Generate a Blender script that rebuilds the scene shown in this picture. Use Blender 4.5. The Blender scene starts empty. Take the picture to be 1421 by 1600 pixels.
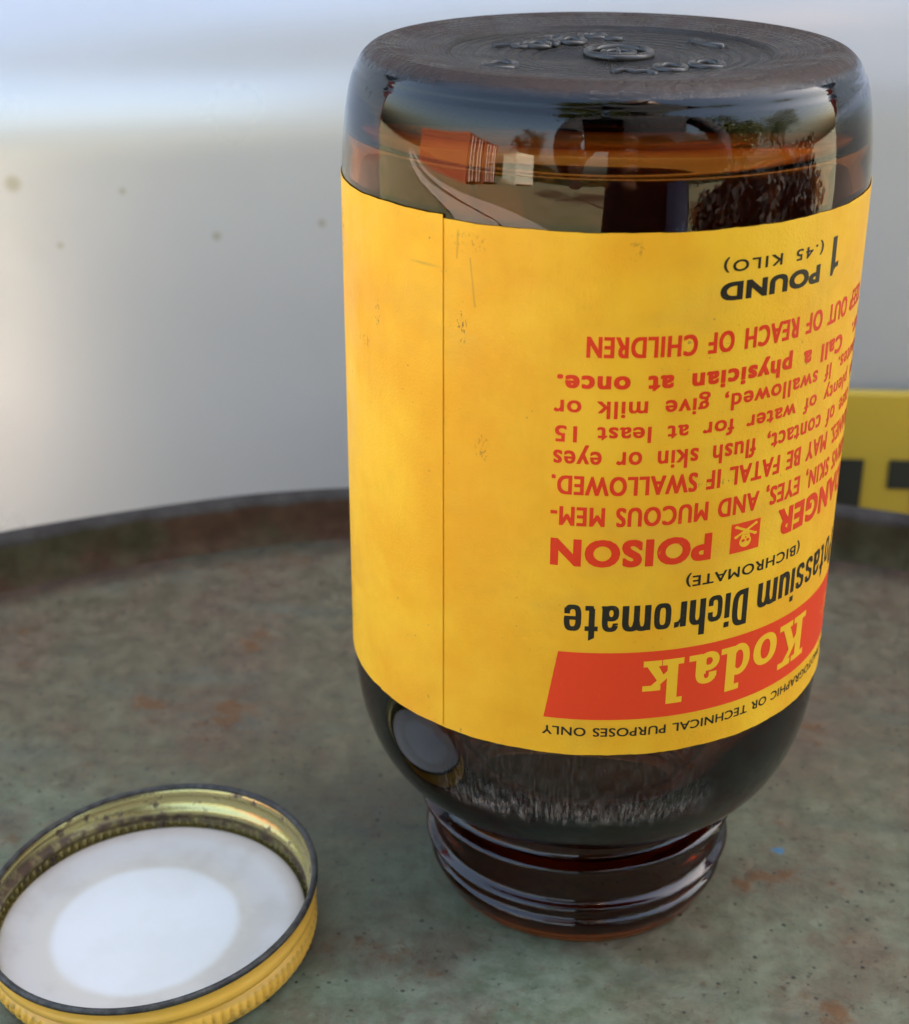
import bpy, bmesh, math, random
from mathutils import Vector, Matrix
random.seed(3)
R = math.radians
S = 0.045          # metres per bottle radius: the scene is measured in bottle radii round the bottle's mouth
LID = 0.88         # height of the drum lid above the ground
sc = bpy.context.scene

# ---------------------------------------------------------------- camera, sky, sun, exposure
cam_d = bpy.data.cameras.new('camera'); cam = bpy.data.objects.new('camera', cam_d)
sc.collection.objects.link(cam); sc.camera = cam
cam.location = (-.212*S, -6.1096*S, LID + 4.5529*S)
p, yw, rl = .4297, -.0578, .0031
F = Vector((math.sin(yw)*math.cos(p), math.cos(yw)*math.cos(p), -math.sin(p)))
rt = Vector((math.cos(yw), -math.sin(yw), 0)); up = rt.cross(F)
RX = math.cos(rl)*rt + math.sin(rl)*up; UY = -math.sin(rl)*rt + math.cos(rl)*up
cam.rotation_euler = Matrix((RX, UY, -F)).transposed().to_euler()
cam_d.sensor_fit = 'VERTICAL'; cam_d.sensor_height = 24; cam_d.lens = 2483.7/1600*24
cam_d.clip_start = .01; cam_d.clip_end = 3000
cam_d.dof.use_dof = True; cam_d.dof.focus_distance = .262; cam_d.dof.aperture_fstop = 17

world = bpy.data.worlds.new("World"); sc.world = world; world.use_nodes = True
wt = world.node_tree; wt.nodes.clear()
sky = wt.nodes.new('ShaderNodeTexSky'); sky.sky_type = 'NISHITA'; sky.sun_disc = False
SUN_EL, SUN_AZ = R(46), R(34)          # the sun stands behind the van: the drum is in its shade
sky.sun_elevation = SUN_EL; sky.sun_rotation = SUN_AZ
sky.air_density = 1.4; sky.dust_density = 5.5; sky.ozone_density = 0.3
bg = wt.nodes.new('ShaderNodeBackground'); bg.inputs[1].default_value = .068
wo = wt.nodes.new('ShaderNodeOutputWorld')
wt.links.new(sky.outputs[0], bg.inputs[0]); wt.links.new(bg.outputs[0], wo.inputs[0])
sun_d = bpy.data.lights.new('sun', 'SUN'); sun = bpy.data.objects.new('sun', sun_d); sc.collection.objects.link(sun)
sun_d.energy = 5.0; sun_d.angle = R(.5); sun_d.color = (1, .95, .87)
sdir = Vector((math.sin(SUN_AZ)*math.cos(SUN_EL), math.cos(SUN_AZ)*math.cos(SUN_EL), math.sin(SUN_EL)))
sun.rotation_euler = sdir.to_track_quat('Z', 'Y').to_euler(); sun.location = (0, 3, 6)
sc.view_settings.view_transform = 'Standard'; sc.view_settings.look = 'None'
sc.view_settings.gamma = 1; sc.view_settings.exposure = 3.5
cy = sc.cycles
cy.max_bounces = 14; cy.transmission_bounces = 12; cy.glossy_bounces = 6; cy.diffuse_bounces = 4
cy.sample_clamp_indirect = 4; cy.blur_glossy = .5

# ---------------------------------------------------------------- helpers
def link(o, parent=None):
    sc.collection.objects.link(o)
    if parent: o.parent = parent
    return o
def mk(name, verts, faces, mat, parent=None, smooth=False, s=1.0):
    me = bpy.data.meshes.new(name); me.from_pydata([tuple(c*s for c in v) for v in verts], [], faces)
    if mat:
        for m in (mat if isinstance(mat, (list, tuple)) else [mat]): me.materials.append(m)
    if smooth: me.polygons.foreach_set('use_smooth', [True]*len(me.polygons))
    me.update()
    return link(bpy.data.objects.new(name, me), parent)
def empty(name, loc, label, cat, group=None, rz=0):
    o = bpy.data.objects.new(name, None); o.location = loc; o.rotation_euler = (0, 0, rz)
    o.empty_display_size = .05; o['label'] = label; o['category'] = cat
    if group: o['group'] = group
    return link(o)
class MB:
    def __init__(s): s.v = []; s.f = []
    def add(s, v, f):
        n = len(s.v); s.v += [tuple(q) for q in v]; s.f += [tuple(i+n for i in q) for q in f]
    def box(s, x0, y0, z0, x1, y1, z1):
        s.add([(x0,y0,z0),(x1,y0,z0),(x1,y1,z0),(x0,y1,z0),(x0,y0,z1),(x1,y0,z1),(x1,y1,z1),(x0,y1,z1)],
              [(0,3,2,1),(4,5,6,7),(0,1,5,4),(1,2,6,5),(2,3,7,6),(3,0,4,7)])
    def tube(s, pts, rad, n=8, closed=False, caps=True):
        pts = [Vector(q) for q in pts]; m = len(pts); rr = rad if isinstance(rad, (list, tuple)) else [rad]*m
        vs = []; fs = []; prev = None
        for i, q in enumerate(pts):
            a = pts[(i-1) % m] if closed or i else q; b = pts[(i+1) % m] if closed or i < m-1 else q
            t = (b-a).normalized()
            if prev is None: u = t.cross(Vector((0,0,1)) if abs(t.z) < .9 else Vector((1,0,0))).normalized()
            else: u = (prev - t*prev.dot(t)).normalized()
            prev = u; w = t.cross(u)
            for k in range(n):
                an = 2*math.pi*k/n; vs.append(q + (u*math.cos(an) + w*math.sin(an))*rr[i])
        for i in range(m if closed else m-1):
            for k in range(n):
                a = i*n+k; b = i*n+(k+1) % n; c = ((i+1) % m)*n+(k+1) % n; d = ((i+1) % m)*n+k
                fs.append((a, b, c, d))
        if not closed and caps: fs.append(tuple(range(n))[::-1]); fs.append(tuple((m-1)*n+k for k in range(n)))
        s.add(vs, fs)
    def obj(s, name, mat, parent=None, smooth=False, sc_=1.0): return mk(name, s.v, s.f, mat, parent, smooth, sc_)
def lathe(name, rows, mat, parent, nseg=256, fn=None, smooth=True, close0=False, close1=False, s=S, loop=False):
    """rows: list of (r, z); fn(r, z, th, i) -> (r, z) lets ribs, threads and tilts be pressed into it."""
    vs = []; fs = []
    for i, (r, z) in enumerate(rows):
        for k in range(nseg):
            th = 2*math.pi*k/nseg; rr, zz = fn(r, z, th, i) if fn else (r, z)
            vs.append((rr*math.sin(th), -rr*math.cos(th), zz))
    n = len(rows)
    for i in range(n if loop else n-1):
        for k in range(nseg):
            a = i*nseg+k; b = i*nseg+(k+1) % nseg; c = ((i+1) % n)*nseg+(k+1) % nseg; d = ((i+1) % n)*nseg+k
            fs.append((a, b, c, d))
    if close0: fs.append(tuple(range(nseg))[::-1])
    if close1: fs.append(tuple((n-1)*nseg+k for k in range(nseg)))
    return mk(name, vs, fs, mat, parent, smooth, s)
def crom(pts, n=6):
    """smooth a profile through its points"""
    out = []
    for i in range(len(pts)-1):
        a = pts[max(i-1, 0)]; b = pts[i]; c = pts[i+1]; d = pts[min(i+2, len(pts)-1)]
        for k in range(n):
            t = k/n
            out.append(tuple(.5*((2*b[j]) + (-a[j]+c[j])*t + (2*a[j]-5*b[j]+4*c[j]-d[j])*t*t + (-a[j]+3*b[j]-3*c[j]+d[j])*t**3) for j in range(2)))
    return out + [pts[-1]]

class NT:
    """small node-writing helper"""
    def __init__(s, name):
        s.m = bpy.data.materials.new(name); s.m.use_nodes = True; s.t = s.m.node_tree; s.t.nodes.clear()
        s.out = s.t.nodes.new('ShaderNodeOutputMaterial')
    def n(s, kind, **kw):
        o = s.t.nodes.new(kind)
        for k, v in kw.items(): setattr(o, k, v)
        return o
    def put(s, sock, v):
        if v is None: return
        if isinstance(v, bpy.types.NodeSocket): s.t.links.new(v, sock)
        elif isinstance(v, (tuple, list)) and len(v) == 3 and sock.type == 'RGBA': sock.default_value = (*v, 1)
        else: sock.default_value = v
    def coord(s, scale=1/S):
        c = s.n('ShaderNodeTexCoord').outputs['Object']
        if scale == 1: return c
        return s.vm('SCALE', c, f=scale)
    def vm(s, op, a, b=None, f=None):
        o = s.n('ShaderNodeVectorMath', operation=op); s.put(o.inputs[0], a)
        if b is not None: s.put(o.inputs[1], b)
        if f is not None: o.inputs['Scale'].default_value = f
        return o.outputs['Value'] if op in ('LENGTH', 'DISTANCE', 'DOT_PRODUCT') else o.outputs[0]
    def ma(s, op, a, b=None, c=None, clamp=False):
        o = s.n('ShaderNodeMath', operation=op, use_clamp=clamp); s.put(o.inputs[0], a)
        if b is not None: s.put(o.inputs[1], b)
        if c is not None: s.put(o.inputs[2], c)
        return o.outputs[0]
    def xyz(s, v):
        o = s.n('ShaderNodeSeparateXYZ'); s.put(o.inputs[0], v); return o.outputs
    def comb(s, x, y, z):
        o = s.n('ShaderNodeCombineXYZ'); s.put(o.inputs[0], x); s.put(o.inputs[1], y); s.put(o.inputs[2], z); return o.outputs[0]
    def noise(s, v, scale, detail=4, rough=.55, dist=0, col=False):
        o = s.n('ShaderNodeTexNoise'); s.put(o.inputs['Vector'], v); o.inputs['Scale'].default_value = scale
        o.inputs['Detail'].default_value = detail; o.inputs['Roughness'].default_value = rough; o.inputs['Distortion'].default_value = dist
        return o.outputs['Color' if col else 'Fac']
    def vor(s, v, scale, feat='F1', rnd=1):
        o = s.n('ShaderNodeTexVoronoi', feature=feat); s.put(o.inputs['Vector'], v); o.inputs['Scale'].default_value = scale
        o.inputs['Randomness'].default_value = rnd
        return o.outputs['Distance']
    def rng(s, v, a, b, c=0, d=1, smooth=True):
        o = s.n('ShaderNodeMapRange', interpolation_type='SMOOTHSTEP' if smooth else 'LINEAR'); s.put(o.inputs['Value'], v)
        o.inputs['From Min'].default_value = a; o.inputs['From Max'].default_value = b
        o.inputs['To Min'].default_value = c; o.inputs['To Max'].default_value = d
        return o.outputs['Result']
    def mix(s, f, a, b):
        o = s.n('ShaderNodeMix', data_type='RGBA'); s.put(o.inputs[0], f); s.put(o.inputs[6], a); s.put(o.inputs[7], b); return o.outputs[2]
    def bump(s, h, strength=.5, dist=.001, normal=None):
        o = s.n('ShaderNodeBump'); s.put(o.inputs['Height'], h); o.inputs['Strength'].default_value = strength; o.inputs['Distance'].default_value = dist
        if normal: s.put(o.inputs['Normal'], normal)
        return o.outputs[0]
    def bsdf(s, **kw):
        o = s.n('ShaderNodeBsdfPrincipled')
        for k, v in kw.items():
            k = {'col': 'Base Color', 'rough': 'Roughness', 'metal': 'Metallic', 'trans': 'Transmission Weight', 'ior': 'IOR', 'nrm': 'Normal',
                 'coat': 'Coat Weight', 'coatr': 'Coat Roughness', 'spec': 'Specular IOR Level', 'aniso': 'Anisotropic'}.get(k, k)
            s.put(o.inputs[k], v)
        return o.outputs[0]
    def mixs(s, f, a, b):
        o = s.n('ShaderNodeMixShader'); s.put(o.inputs[0], f); s.t.links.new(a, o.inputs[1]); s.t.links.new(b, o.inputs[2]); return o.outputs[0]
    def done(s, sh): s.t.links.new(sh, s.out.inputs[0]); return s.m
def flat(name, col, rough=.6, metal=0, var=.12, scale=20, coat=0):
    t = NT(name); c = t.coord(1); n = t.noise(c, scale, 5)
    d = tuple(x*(1-var) for x in col); l = tuple(min(1, x*(1+var)) for x in col)
    return t.done(t.bsdf(col=t.mix(n, d, l), rough=rough, metal=metal, coat=coat))

# ---------------------------------------------------------------- materials
def soak(t):       # the brown of the glass lies in its depth: thick places go nearly black
    v = t.n('ShaderNodeVolumeAbsorption'); v.inputs['Color'].default_value = (.775, .52, .03, 1); v.inputs['Density'].default_value = 780
    t.t.links.new(v.outputs[0], t.out.inputs['Volume'])
# amber glass
t = NT('amber_glass'); c = t.coord(); X = t.xyz(c)
ang = t.ma('ARCTAN2', X[0], t.ma('MULTIPLY', X[1], -1))
rad = t.vm('LENGTH', t.comb(X[0], X[1], 0.0))
wav = t.noise(c, 1.6, 2, .5)
spk = t.noise(c, 60, 2)
g = t.bsdf(col=(1., 1., 1.), rough=t.rng(t.noise(c, 6, 5, .7), .45, .75, .012, .05), trans=1.0, ior=1.5, nrm=t.bump(wav, .12, .0015))
# pale abrasion where bottles rubbed together on the packing line: vertical streaks on the shoulder's front
st = t.noise(t.comb(t.ma('MULTIPLY', ang, 75.0), t.ma('MULTIPLY', X[2], 11.0), 0.0), 1.0, 4, .65)
st2 = t.noise(t.comb(t.ma('MULTIPLY', ang, 170.0), t.ma('MULTIPLY', X[2], 30.0), 3.0), 1.0, 2, .6)
jag = t.ma('ADD', X[2], t.ma('MULTIPLY', t.ma('SUBTRACT', t.noise(t.comb(t.ma('MULTIPLY', ang, 22.0), 0.0, 1.0), 1.0, 5, .8), .5), .20))
band = t.ma('MULTIPLY', t.rng(jag, .825, .885), t.ma('MULTIPLY', t.rng(X[2], .89, 1.03, 1, .16), t.rng(X[2], 1.26, 1.22)))
win = t.ma('MULTIPLY', t.rng(ang, -.72, -.45), t.rng(ang, .62, .40))
scr = t.ma('MULTIPLY', t.ma('MULTIPLY', band, win), t.rng(t.ma('ADD', st, t.ma('MULTIPLY', st2, .6)), .70, 1.0))
scr = t.ma('MULTIPLY', scr, .50)
dust = t.ma('ADD', scr, t.ma('MULTIPLY', t.rng(spk, .72, .76), .06))
d = t.bsdf(col=(.40, .35, .33), rough=.7)
amber = t.done(t.mixs(dust, g, d)); soak(t)
# stippled, dusty heel and base, a warm reflection painted into its brown ring
t = NT('stippled_glass'); c = t.coord(); X = t.xyz(c)
ang = t.ma('ARCTAN2', X[0], t.ma('MULTIPLY', X[1], -1)); rad = t.vm('LENGTH', t.comb(X[0], X[1], 0.0))
ring = t.ma('SINE', t.ma('MULTIPLY', rad, 2*math.pi*34)); spoke = t.ma('SINE', t.ma('MULTIPLY', ang, 150.0))
outer = t.ma('MULTIPLY', t.rng(rad, .61, .63), t.ma('MULTIPLY', ring, t.ma('ADD', t.ma('MULTIPLY', spoke, .7), .6)))
arcs = t.ma('SINE', t.ma('ADD', t.ma('MULTIPLY', rad, 2*math.pi*22), t.ma('MULTIPLY', t.noise(c, 3, 2), 2.5)))
rays = t.ma('SINE', t.ma('ADD', t.ma('MULTIPLY', ang, 72.0), t.ma('MULTIPLY', rad, 20.0)))
near = t.rng(rad, .18, .36)
inner = t.ma('MULTIPLY', t.rng(rad, .60, .58), t.ma('ADD', t.ma('MULTIPLY', arcs, near), t.ma('MULTIPLY', rays, t.ma('SUBTRACT', 1.0, near))))
h = t.ma('ADD', t.ma('MULTIPLY', t.ma('ADD', outer, inner), t.rng(rad, .88, .84)), t.ma('MULTIPLY', t.noise(c, 30, 4, .7), 1.6))
nb = t.bump(h, .85, .0003)
g = t.bsdf(col=(.85, .8, .75), rough=.12, trans=1.0, ior=1.5, nrm=nb)
gr = t.noise(c, 5, 5, .7)
dc = t.mix(gr, (.012, .0105, .009), t.mix(t.rng(rad, .58, .66), (.046, .038, .030), (.062, .033, .021)))  # brown outside the groove paints in a warm reflection and amber glow
d = t.bsdf(col=dc, rough=t.rng(gr, .35, .65, .30, .6), nrm=nb, spec=.3)
fac = t.ma('ADD', t.rng(gr, .35, .75, .45, .75), t.ma('MULTIPLY', t.rng(h, .6, 1.9), .3), clamp=True)
fac = t.ma('MAXIMUM', fac, t.rng(rad, .70, .80, 0, .97))  # outer ring made near opaque so that the underside stays dark
fac = t.ma('MULTIPLY', fac, t.ma('MAXIMUM', t.rng(t.ma('ADD', X[2], t.ma('MULTIPLY', t.ma('SUBTRACT', t.noise(c, 18, 5, .75), .5), .035)), 3.640, 3.662), t.rng(rad, .80, .70)))
stipple = t.done(t.mixs(fac, g, d)); soak(t)
t = NT('dusty_embossed_glass'); c = t.coord(); n = t.noise(c, 20, 4, .7)
emb_mat = t.done(t.bsdf(col=t.mix(n, (.010, .008, .006), (.040, .034, .028)), rough=t.rng(n, .3, .7, .18, .5), spec=.6))

# label paper
def paper(name, base, edge=False):
    t = NT(name); c = t.coord(); X = t.xyz(c)
    ang = t.ma('ARCTAN2', X[0], t.ma('MULTIPLY', X[1], -1))
    big = t.noise(c, 1.7, 4, .6); mid = t.noise(c, 6, 5, .6)
    lo = tuple(b*q for b, q in zip(base, (.93, .80, .55))); hi = tuple(min(1, b*q) for b, q in zip(base, (1.02, 1.08, 1.25)))
    col = t.mix(t.rng(big, .3, .7), lo, hi)
    col = t.mix(t.ma('MULTIPLY', t.rng(mid, .55, .8), .35), col, tuple(b*.8 for b in base))
    # brownish handling stains
    v = t.noise(t.vm('MULTIPLY', c, (1.2, 1.2, 2.2)), 1.5, 3, .6)
    col = t.mix(t.ma('MULTIPLY', t.rng(v, .56, .72), .20), col, (.62, .33, .05))
    # fine specks and pen-thin scuffs, thickest beside the seam
    sp = t.rng(t.noise(c, 42, 3, .6), .685, .73)
    gate = t.rng(t.noise(c, 2.3, 2), .48, .62)
    col = t.mix(t.ma('MULTIPLY', t.ma('MULTIPLY', sp, gate), .6), col, (.20, .13, .05))
    for (ta, za, rx, rz, k) in ((-29.4, 2.86, .022, .085, .9), (-27.7, 3.15, .08, .04, .35), (-54, 2.80, .02, .06, .5), (-60.4, 2.67, .05, .03, .5), (-24.5, 2.42, .03, .06, .4), (5, 3.17, .03, .04, .35), (-78, 3.0, .05, .16, .8), (24, 2.31, .09, .012, .5)):
        dx = t.ma('DIVIDE', t.ma('SUBTRACT', ang, R(ta)), rx); dz = t.ma('DIVIDE', t.ma('SUBTRACT', X[2], za), rz)
        dd = t.ma('ADD', t.ma('MULTIPLY', dx, dx), t.ma('MULTIPLY', dz, dz))
        m = t.ma('MULTIPLY', t.rng(dd, 1.3, .2), t.rng(t.noise(t.vm('MULTIPLY', c, (1, 1, .55)), 95, 3, .6), .54, .62))
        col = t.mix(t.ma('MULTIPLY', m, k), col, (.13, .08, .03))
    # hairline creases: (angle, z) -> slope, length
    for (ta, z0, z1, sl) in ((-26.4, 2.93, 3.10, -.12), (-30.6, 3.09, 3.19, .05), (-38.5, 3.045, 3.055, 0)):
        dx = t.ma('ABSOLUTE', t.ma('SUBTRACT', t.ma('SUBTRACT', ang, R(ta)), t.ma('MULTIPLY', t.ma('SUBTRACT', X[2], z0), sl)))
        m = t.ma('MULTIPLY', t.rng(dx, .006 if sl else .10, .001), t.ma('MULTIPLY', t.rng(X[2], z0-.004, z0+.004), t.rng(X[2], z1+.004, z1-.004)))
        col = t.mix(t.ma('MULTIPLY', m, .45), col, (.35, .20, .03))
    fib = t.noise(c, 90, 3, .6)
    return t.done(t.bsdf(col=col, rough=t.rng(mid, .3, .7, .42, .6), spec=.35, nrm=t.bump(t.ma('ADD', t.ma('ADD', t.ma('MULTIPLY', fib, .12), t.noise(c, 1.3, 3)), t.ma('MULTIPLY', t.noise(t.vm('MULTIPLY', c, (3.5, 3.5, .8)), 1.2, 3, .5), .8)), .32, .0018)))
label_y = paper('yellow_label_paper', (.90, .485, .020))
def ink(name, col, wear=.12):
    t = NT(name); c = t.coord(); n = t.noise(c, 60, 4, .7)
    return t.done(t.bsdf(col=t.mix(t.rng(n, .6, .78, 0, wear*2.5), col, (.90, .485, .020)), rough=.45, spec=.4))
ink_red = ink('red_ink', (.74, .038, .007)); ink_black = ink('black_ink', (.018, .014, .008), .08)
ink_redb = ink('red_panel_ink', (.80, .052, .010), .05); ink_yel = ink('bare_yellow_paper', (.90, .485, .020), 0)
t = NT('label_edge'); paper_edge = t.done(t.bsdf(col=(.75, .5, .12), rough=.8))

# drum lid: worn green paint, rust blooms
def drum_mat(name, rusty):
    t = NT(name); c = t.coord(); X = t.xyz(c); 
    n1 = t.noise(c, .55, 5, .6, .4); n2 = t.noise(t.vm('ADD', c, (7., 3., 1.)), 1.6, 6, .65); n3 = t.rng(t.noise(c, 7, 7, .75), .36, .64); n4 = t.noise(c, 26, 4, .7)
    strk = t.noise(t.vm('MULTIPLY', c, (.5, 1.6, 1)), 1.5, 6, .7)
    green = t.mix(n3, (.120, .146, .084), (.194, .228, .148))
    olive = t.mix(n3, (.086, .068, .036), (.132, .108, .062))
    brown = t.mix(n3, (.092, .060, .036), (.140, .096, .060))
    # the paint is soundest towards the front edge; further in it has weathered to brown
    yy = t.rng(t.ma('ADD', t.ma('ADD', X[1], t.ma('MULTIPLY', t.ma('SUBTRACT', n1, .5), 6.0)), t.ma('MULTIPLY', X[0], .25)), -1.9, 1.6)
    col = t.mix(yy, green, olive); col = t.mix(t.ma('MULTIPLY', t.rng(n2, .42, .66), .75), col, brown)
    col = t.mix(t.ma('MULTIPLY', t.rng(strk, .50, .66), .55), col, t.mix(n3, (.070, .076, .052), (.104, .112, .080)))
    rz = t.ma('ADD', t.ma('MULTIPLY', n2, .6), t.ma('MULTIPLY', t.noise(c, 3.6, 5, .7), .6))
    rust = t.rng(rz, .675, .78)
    col = t.mix(t.ma('MULTIPLY', rust, .8), col, t.mix(n4, (.085, .036, .010), (.165, .074, .022)))
    fr = t.rng(t.noise(t.vm('ADD', c, (1., 9., 4.)), 11, 5, .75), .55, .68)
    col = t.mix(t.ma('MULTIPLY', fr, .45), col, t.mix(n4, (.10, .058, .030), (.17, .105, .060)))
    dots = t.ma('MULTIPLY', t.rng(t.ma('ADD', t.vor(c, 5.5), t.ma('MULTIPLY', n4, .25)), .27, .13), t.rng(n2, .40, .54))
    col = t.mix(t.ma('MULTIPLY', dots, .75), col, (.065, .028, .014))
    dk = t.ma('MULTIPLY', t.rng(t.ma('ADD', t.vor(t.vm('ADD', c, (3.3, 1.7, 0.)), 15), t.ma('MULTIPLY', n4, .35)), .36, .22), t.rng(t.noise(c, 2.1, 4, .7), .40, .54))
    col = t.mix(t.ma('MULTIPLY', dk, .85), col, (.014, .016, .014))
    scv = t.noise(t.comb(t.ma('ADD', t.ma('MULTIPLY', X[0], 30.0), t.ma('MULTIPLY', X[1], 22.0)), t.ma('ADD', t.ma('MULTIPLY', X[0], -1.6), t.ma('MULTIPLY', X[1], 2.2)), 0.0), 1.0, 2, .5)
    col = t.mix(t.ma('MULTIPLY', t.rng(scv, .74, .78), .35), col, (.20, .20, .17))
    ch = t.rng(t.ma('ADD', t.ma('MULTIPLY', n4, .5), t.ma('MULTIPLY', t.noise(c, 9, 8, .85), .6)), .63, .67)
    col = t.mix(t.ma('MULTIPLY', ch, .55), col, (.040, .028, .018))
    sm = t.rng(n4, .62, .74); col = t.mix(t.ma('MULTIPLY', sm, .5), col, (.035, .032, .026))
    pl = t.rng(t.noise(c, 34, 2, .5), .70, .76); col = t.mix(t.ma('MULTIPLY', pl, .3), col, (.19, .20, .17))
    for (x, y, r, q) in ((.959, .097, .035, (.06, .15, .24)), (-3.40, 2.80, .035, (.04, .12, .14)), (-3.60, 2.62, .07, (.03, .14, .16))):
        dd = t.vm('DISTANCE', t.vm('ADD', c, t.vm('SCALE', t.noise(c, 14, 2, .6, col=True), f=.06)), (x+.03, y+.03, .03))
        col = t.mix(t.rng(dd, r, r*.5), col, q)
    if rusty:
        rf = t.ma('MULTIPLY', t.rng(rad_of(t, X, 0.0486, 2.7314), 5.92, 6.10), 1.0)
        ruc = t.mix(n3, (.028, .015, .009), (.07, .037, .02)); ruc = t.mix(t.rng(n2, .5, .62), ruc, t.mix(n3, (.03, .027, .013), (.06, .052, .03)))
        col = t.mix(t.ma('MULTIPLY', rf, .93), col, ruc)
    h = t.ma('ADD', t.ma('MULTIPLY', n3, .5), t.ma('MULTIPLY', rust, .6)); h = t.ma('ADD', h, t.ma('MULTIPLY', n4, .5)); h = t.ma('SUBTRACT', h, t.ma('MULTIPLY', dk, .8)); h = t.ma('SUBTRACT', h, t.ma('MULTIPLY', ch, .6))
    return t.done(t.bsdf(col=col, rough=t.rng(n3, .3, .7, .5, .75), spec=.28, nrm=t.bump(h, .5, .0006)))
def rad_of(t, X, cx, cy):
    return t.vm('LENGTH', t.comb(t.ma('ADD', X[0], cx), t.ma('ADD', X[1], cy), 0.0))
lid_mat = drum_mat('worn_green_drum_paint', True)
t = NT('chime_steel'); c = t.coord(); X = t.xyz(c); n = t.noise(c, 1.1, 5, .65); n2 = t.rng(t.noise(c, 5, 5, .6), .25, .75)
wall_c = t.mix(t.rng(n, .42, .60), t.mix(n2, (.044, .022, .012), (.085, .044, .024)), t.mix(n2, (.034, .029, .012), (.070, .060, .030)))
top_c = t.mix(n2, (.030, .024, .020), (.068, .058, .048))
col = t.mix(t.rng(t.ma('ADD', X[2], t.ma('MULTIPLY', t.ma('SUBTRACT', n2, .5), .04)), 0.88/S+.285, 0.88/S+.325), wall_c, top_c)
chime_mat = t.done(t.bsdf(col=col, rough=.65, spec=.12, nrm=t.bump(n2, .2, .0006)))
drum_body_mat = flat('drum_side_paint', (.07, .10, .07), .5, 0, .3, 6)

# cap
t = NT('yellow_enamel'); c = t.coord(); X = t.xyz(c); n = t.noise(c, 9, 5, .65); n2 = t.noise(c, 30, 3, .6)
col = t.mix(n, (.78, .40, .04), (.88, .50, .085))
low = t.rng(X[2], .125, .03)
grime = t.ma('MULTIPLY', low, t.rng(n2, .50, .66))
col = t.mix(t.ma('MULTIPLY', grime, .75), col, (.12, .10, .05))
grv = t.ma('MULTIPLY', t.rng(X[2], .118, .128), t.rng(X[2], .150, .138))
col = t.mix(t.ma('MULTIPLY', grv, .30), col, (.30, .20, .05))
cap_yel = t.done(t.bsdf(col=col, rough=.33, spec=.5, nrm=t.bump(n, .2, .0004)))
t = NT('bare_rim_steel'); c = t.coord(); n = t.noise(c, 22, 4, .7)
rim_mat = t.done(t.bsdf(col=t.mix(t.rng(n, .35, .7), (.026, .024, .020), (.075, .069, .058)), rough=.42, metal=.15, spec=.35))
t = NT('gold_lacquer'); c = t.coord(); X = t.xyz(c); n = t.noise(c, 12, 5, .7); n2 = t.noise(c, 3, 4, .6)
col = t.mix(n, (.40, .345, .13), (.60, .53, .25)); ds = t.rng(t.ma('ADD', n, t.ma('MULTIPLY', n2, .5)), .80, .92)
band = t.ma('MULTIPLY', t.rng(X[2], .115, .135), t.rng(X[2], .195, .165))
ds = t.ma('MAXIMUM', ds, t.ma('MULTIPLY', band, t.rng(n, .38, .55, .4, 1)))
col = t.mix(ds, col, (.10, .065, .045))
gold = t.done(t.bsdf(col=col, rough=t.rng(ds, 0, 1, .27, .5), metal=t.rng(ds, 0, 1, .9, .3), nrm=t.bump(n, .25, .0004)))
t = NT('white_liner'); c = t.coord(); X = t.xyz(c)
wob = t.vm('ADD', c, t.vm('SCALE', t.noise(c, 2.2, 6, .55, col=True), f=.05))
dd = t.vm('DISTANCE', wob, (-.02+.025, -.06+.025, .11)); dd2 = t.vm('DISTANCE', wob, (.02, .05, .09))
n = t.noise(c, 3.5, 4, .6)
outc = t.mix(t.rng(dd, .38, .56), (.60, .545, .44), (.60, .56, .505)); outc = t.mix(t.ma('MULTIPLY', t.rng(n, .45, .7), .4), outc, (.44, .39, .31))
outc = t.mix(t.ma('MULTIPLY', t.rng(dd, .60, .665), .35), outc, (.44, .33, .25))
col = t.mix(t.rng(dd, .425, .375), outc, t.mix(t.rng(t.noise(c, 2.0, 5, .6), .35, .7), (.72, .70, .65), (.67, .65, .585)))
liner_mat = t.done(t.bsdf(col=col, rough=.5, spec=.45, nrm=t.bump(n, .2, .001)))

# van, plate
SPOTS = [(-0.121, 0.945, 0.0022), (-0.085, 0.95, 0.0019), (-0.152, 0.96, 0.0016), (-0.189, 0.962, 0.004), (-0.175, 0.941, 0.0016)]
t = NT('silver_van_paint'); c = t.coord(1); n = t.noise(c, 14, 4, .6); f = t.noise(c, 900, 2)
spot = 0.0
for (sx_, sz_, sr_) in SPOTS:
    spot = t.ma('MAXIMUM', spot, t.rng(t.vm('DISTANCE', t.vm('MULTIPLY', c, (1, 0, 1)), (sx_, 0.0, sz_)), sr_, sr_*.3))
stn = t.rng(t.noise(c, 7, 5, .7), .50, .72)
pc = t.mix(n, (.545, .55, .565), (.575, .58, .59)); pc = t.mix(t.ma('MULTIPLY', spot, .6), pc, (.30, .27, .16)); pc = t.mix(t.ma('MULTIPLY', stn, .25), pc, (.44, .44, .41))
van_paint = t.done(t.bsdf(col=pc, rough=t.rng(n, .3, .7, .27, .33), metal=.32, coat=.22, coatr=.12, nrm=t.bump(t.noise(c, 9, 2, .5), .05, .002)))
van_glass = flat('dark_window_glass', (.02, .022, .025), .05)
rubber = flat('black_rubber', (.02, .02, .02), .8); bumper_mat = flat('grey_bumper_plastic', (.06, .06, .065), .55)
steel = flat('wheel_steel', (.35, .35, .36), .35, .8); lampred = flat('red_lamp_lens', (.45, .02, .015), .15)
plate_y = flat('yellow_reflective_sheet', (.52, .345, .035), .4, 0, .06, 30); plate_k = flat('black_plate_paint', (.016, .016, .013), .5)
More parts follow.
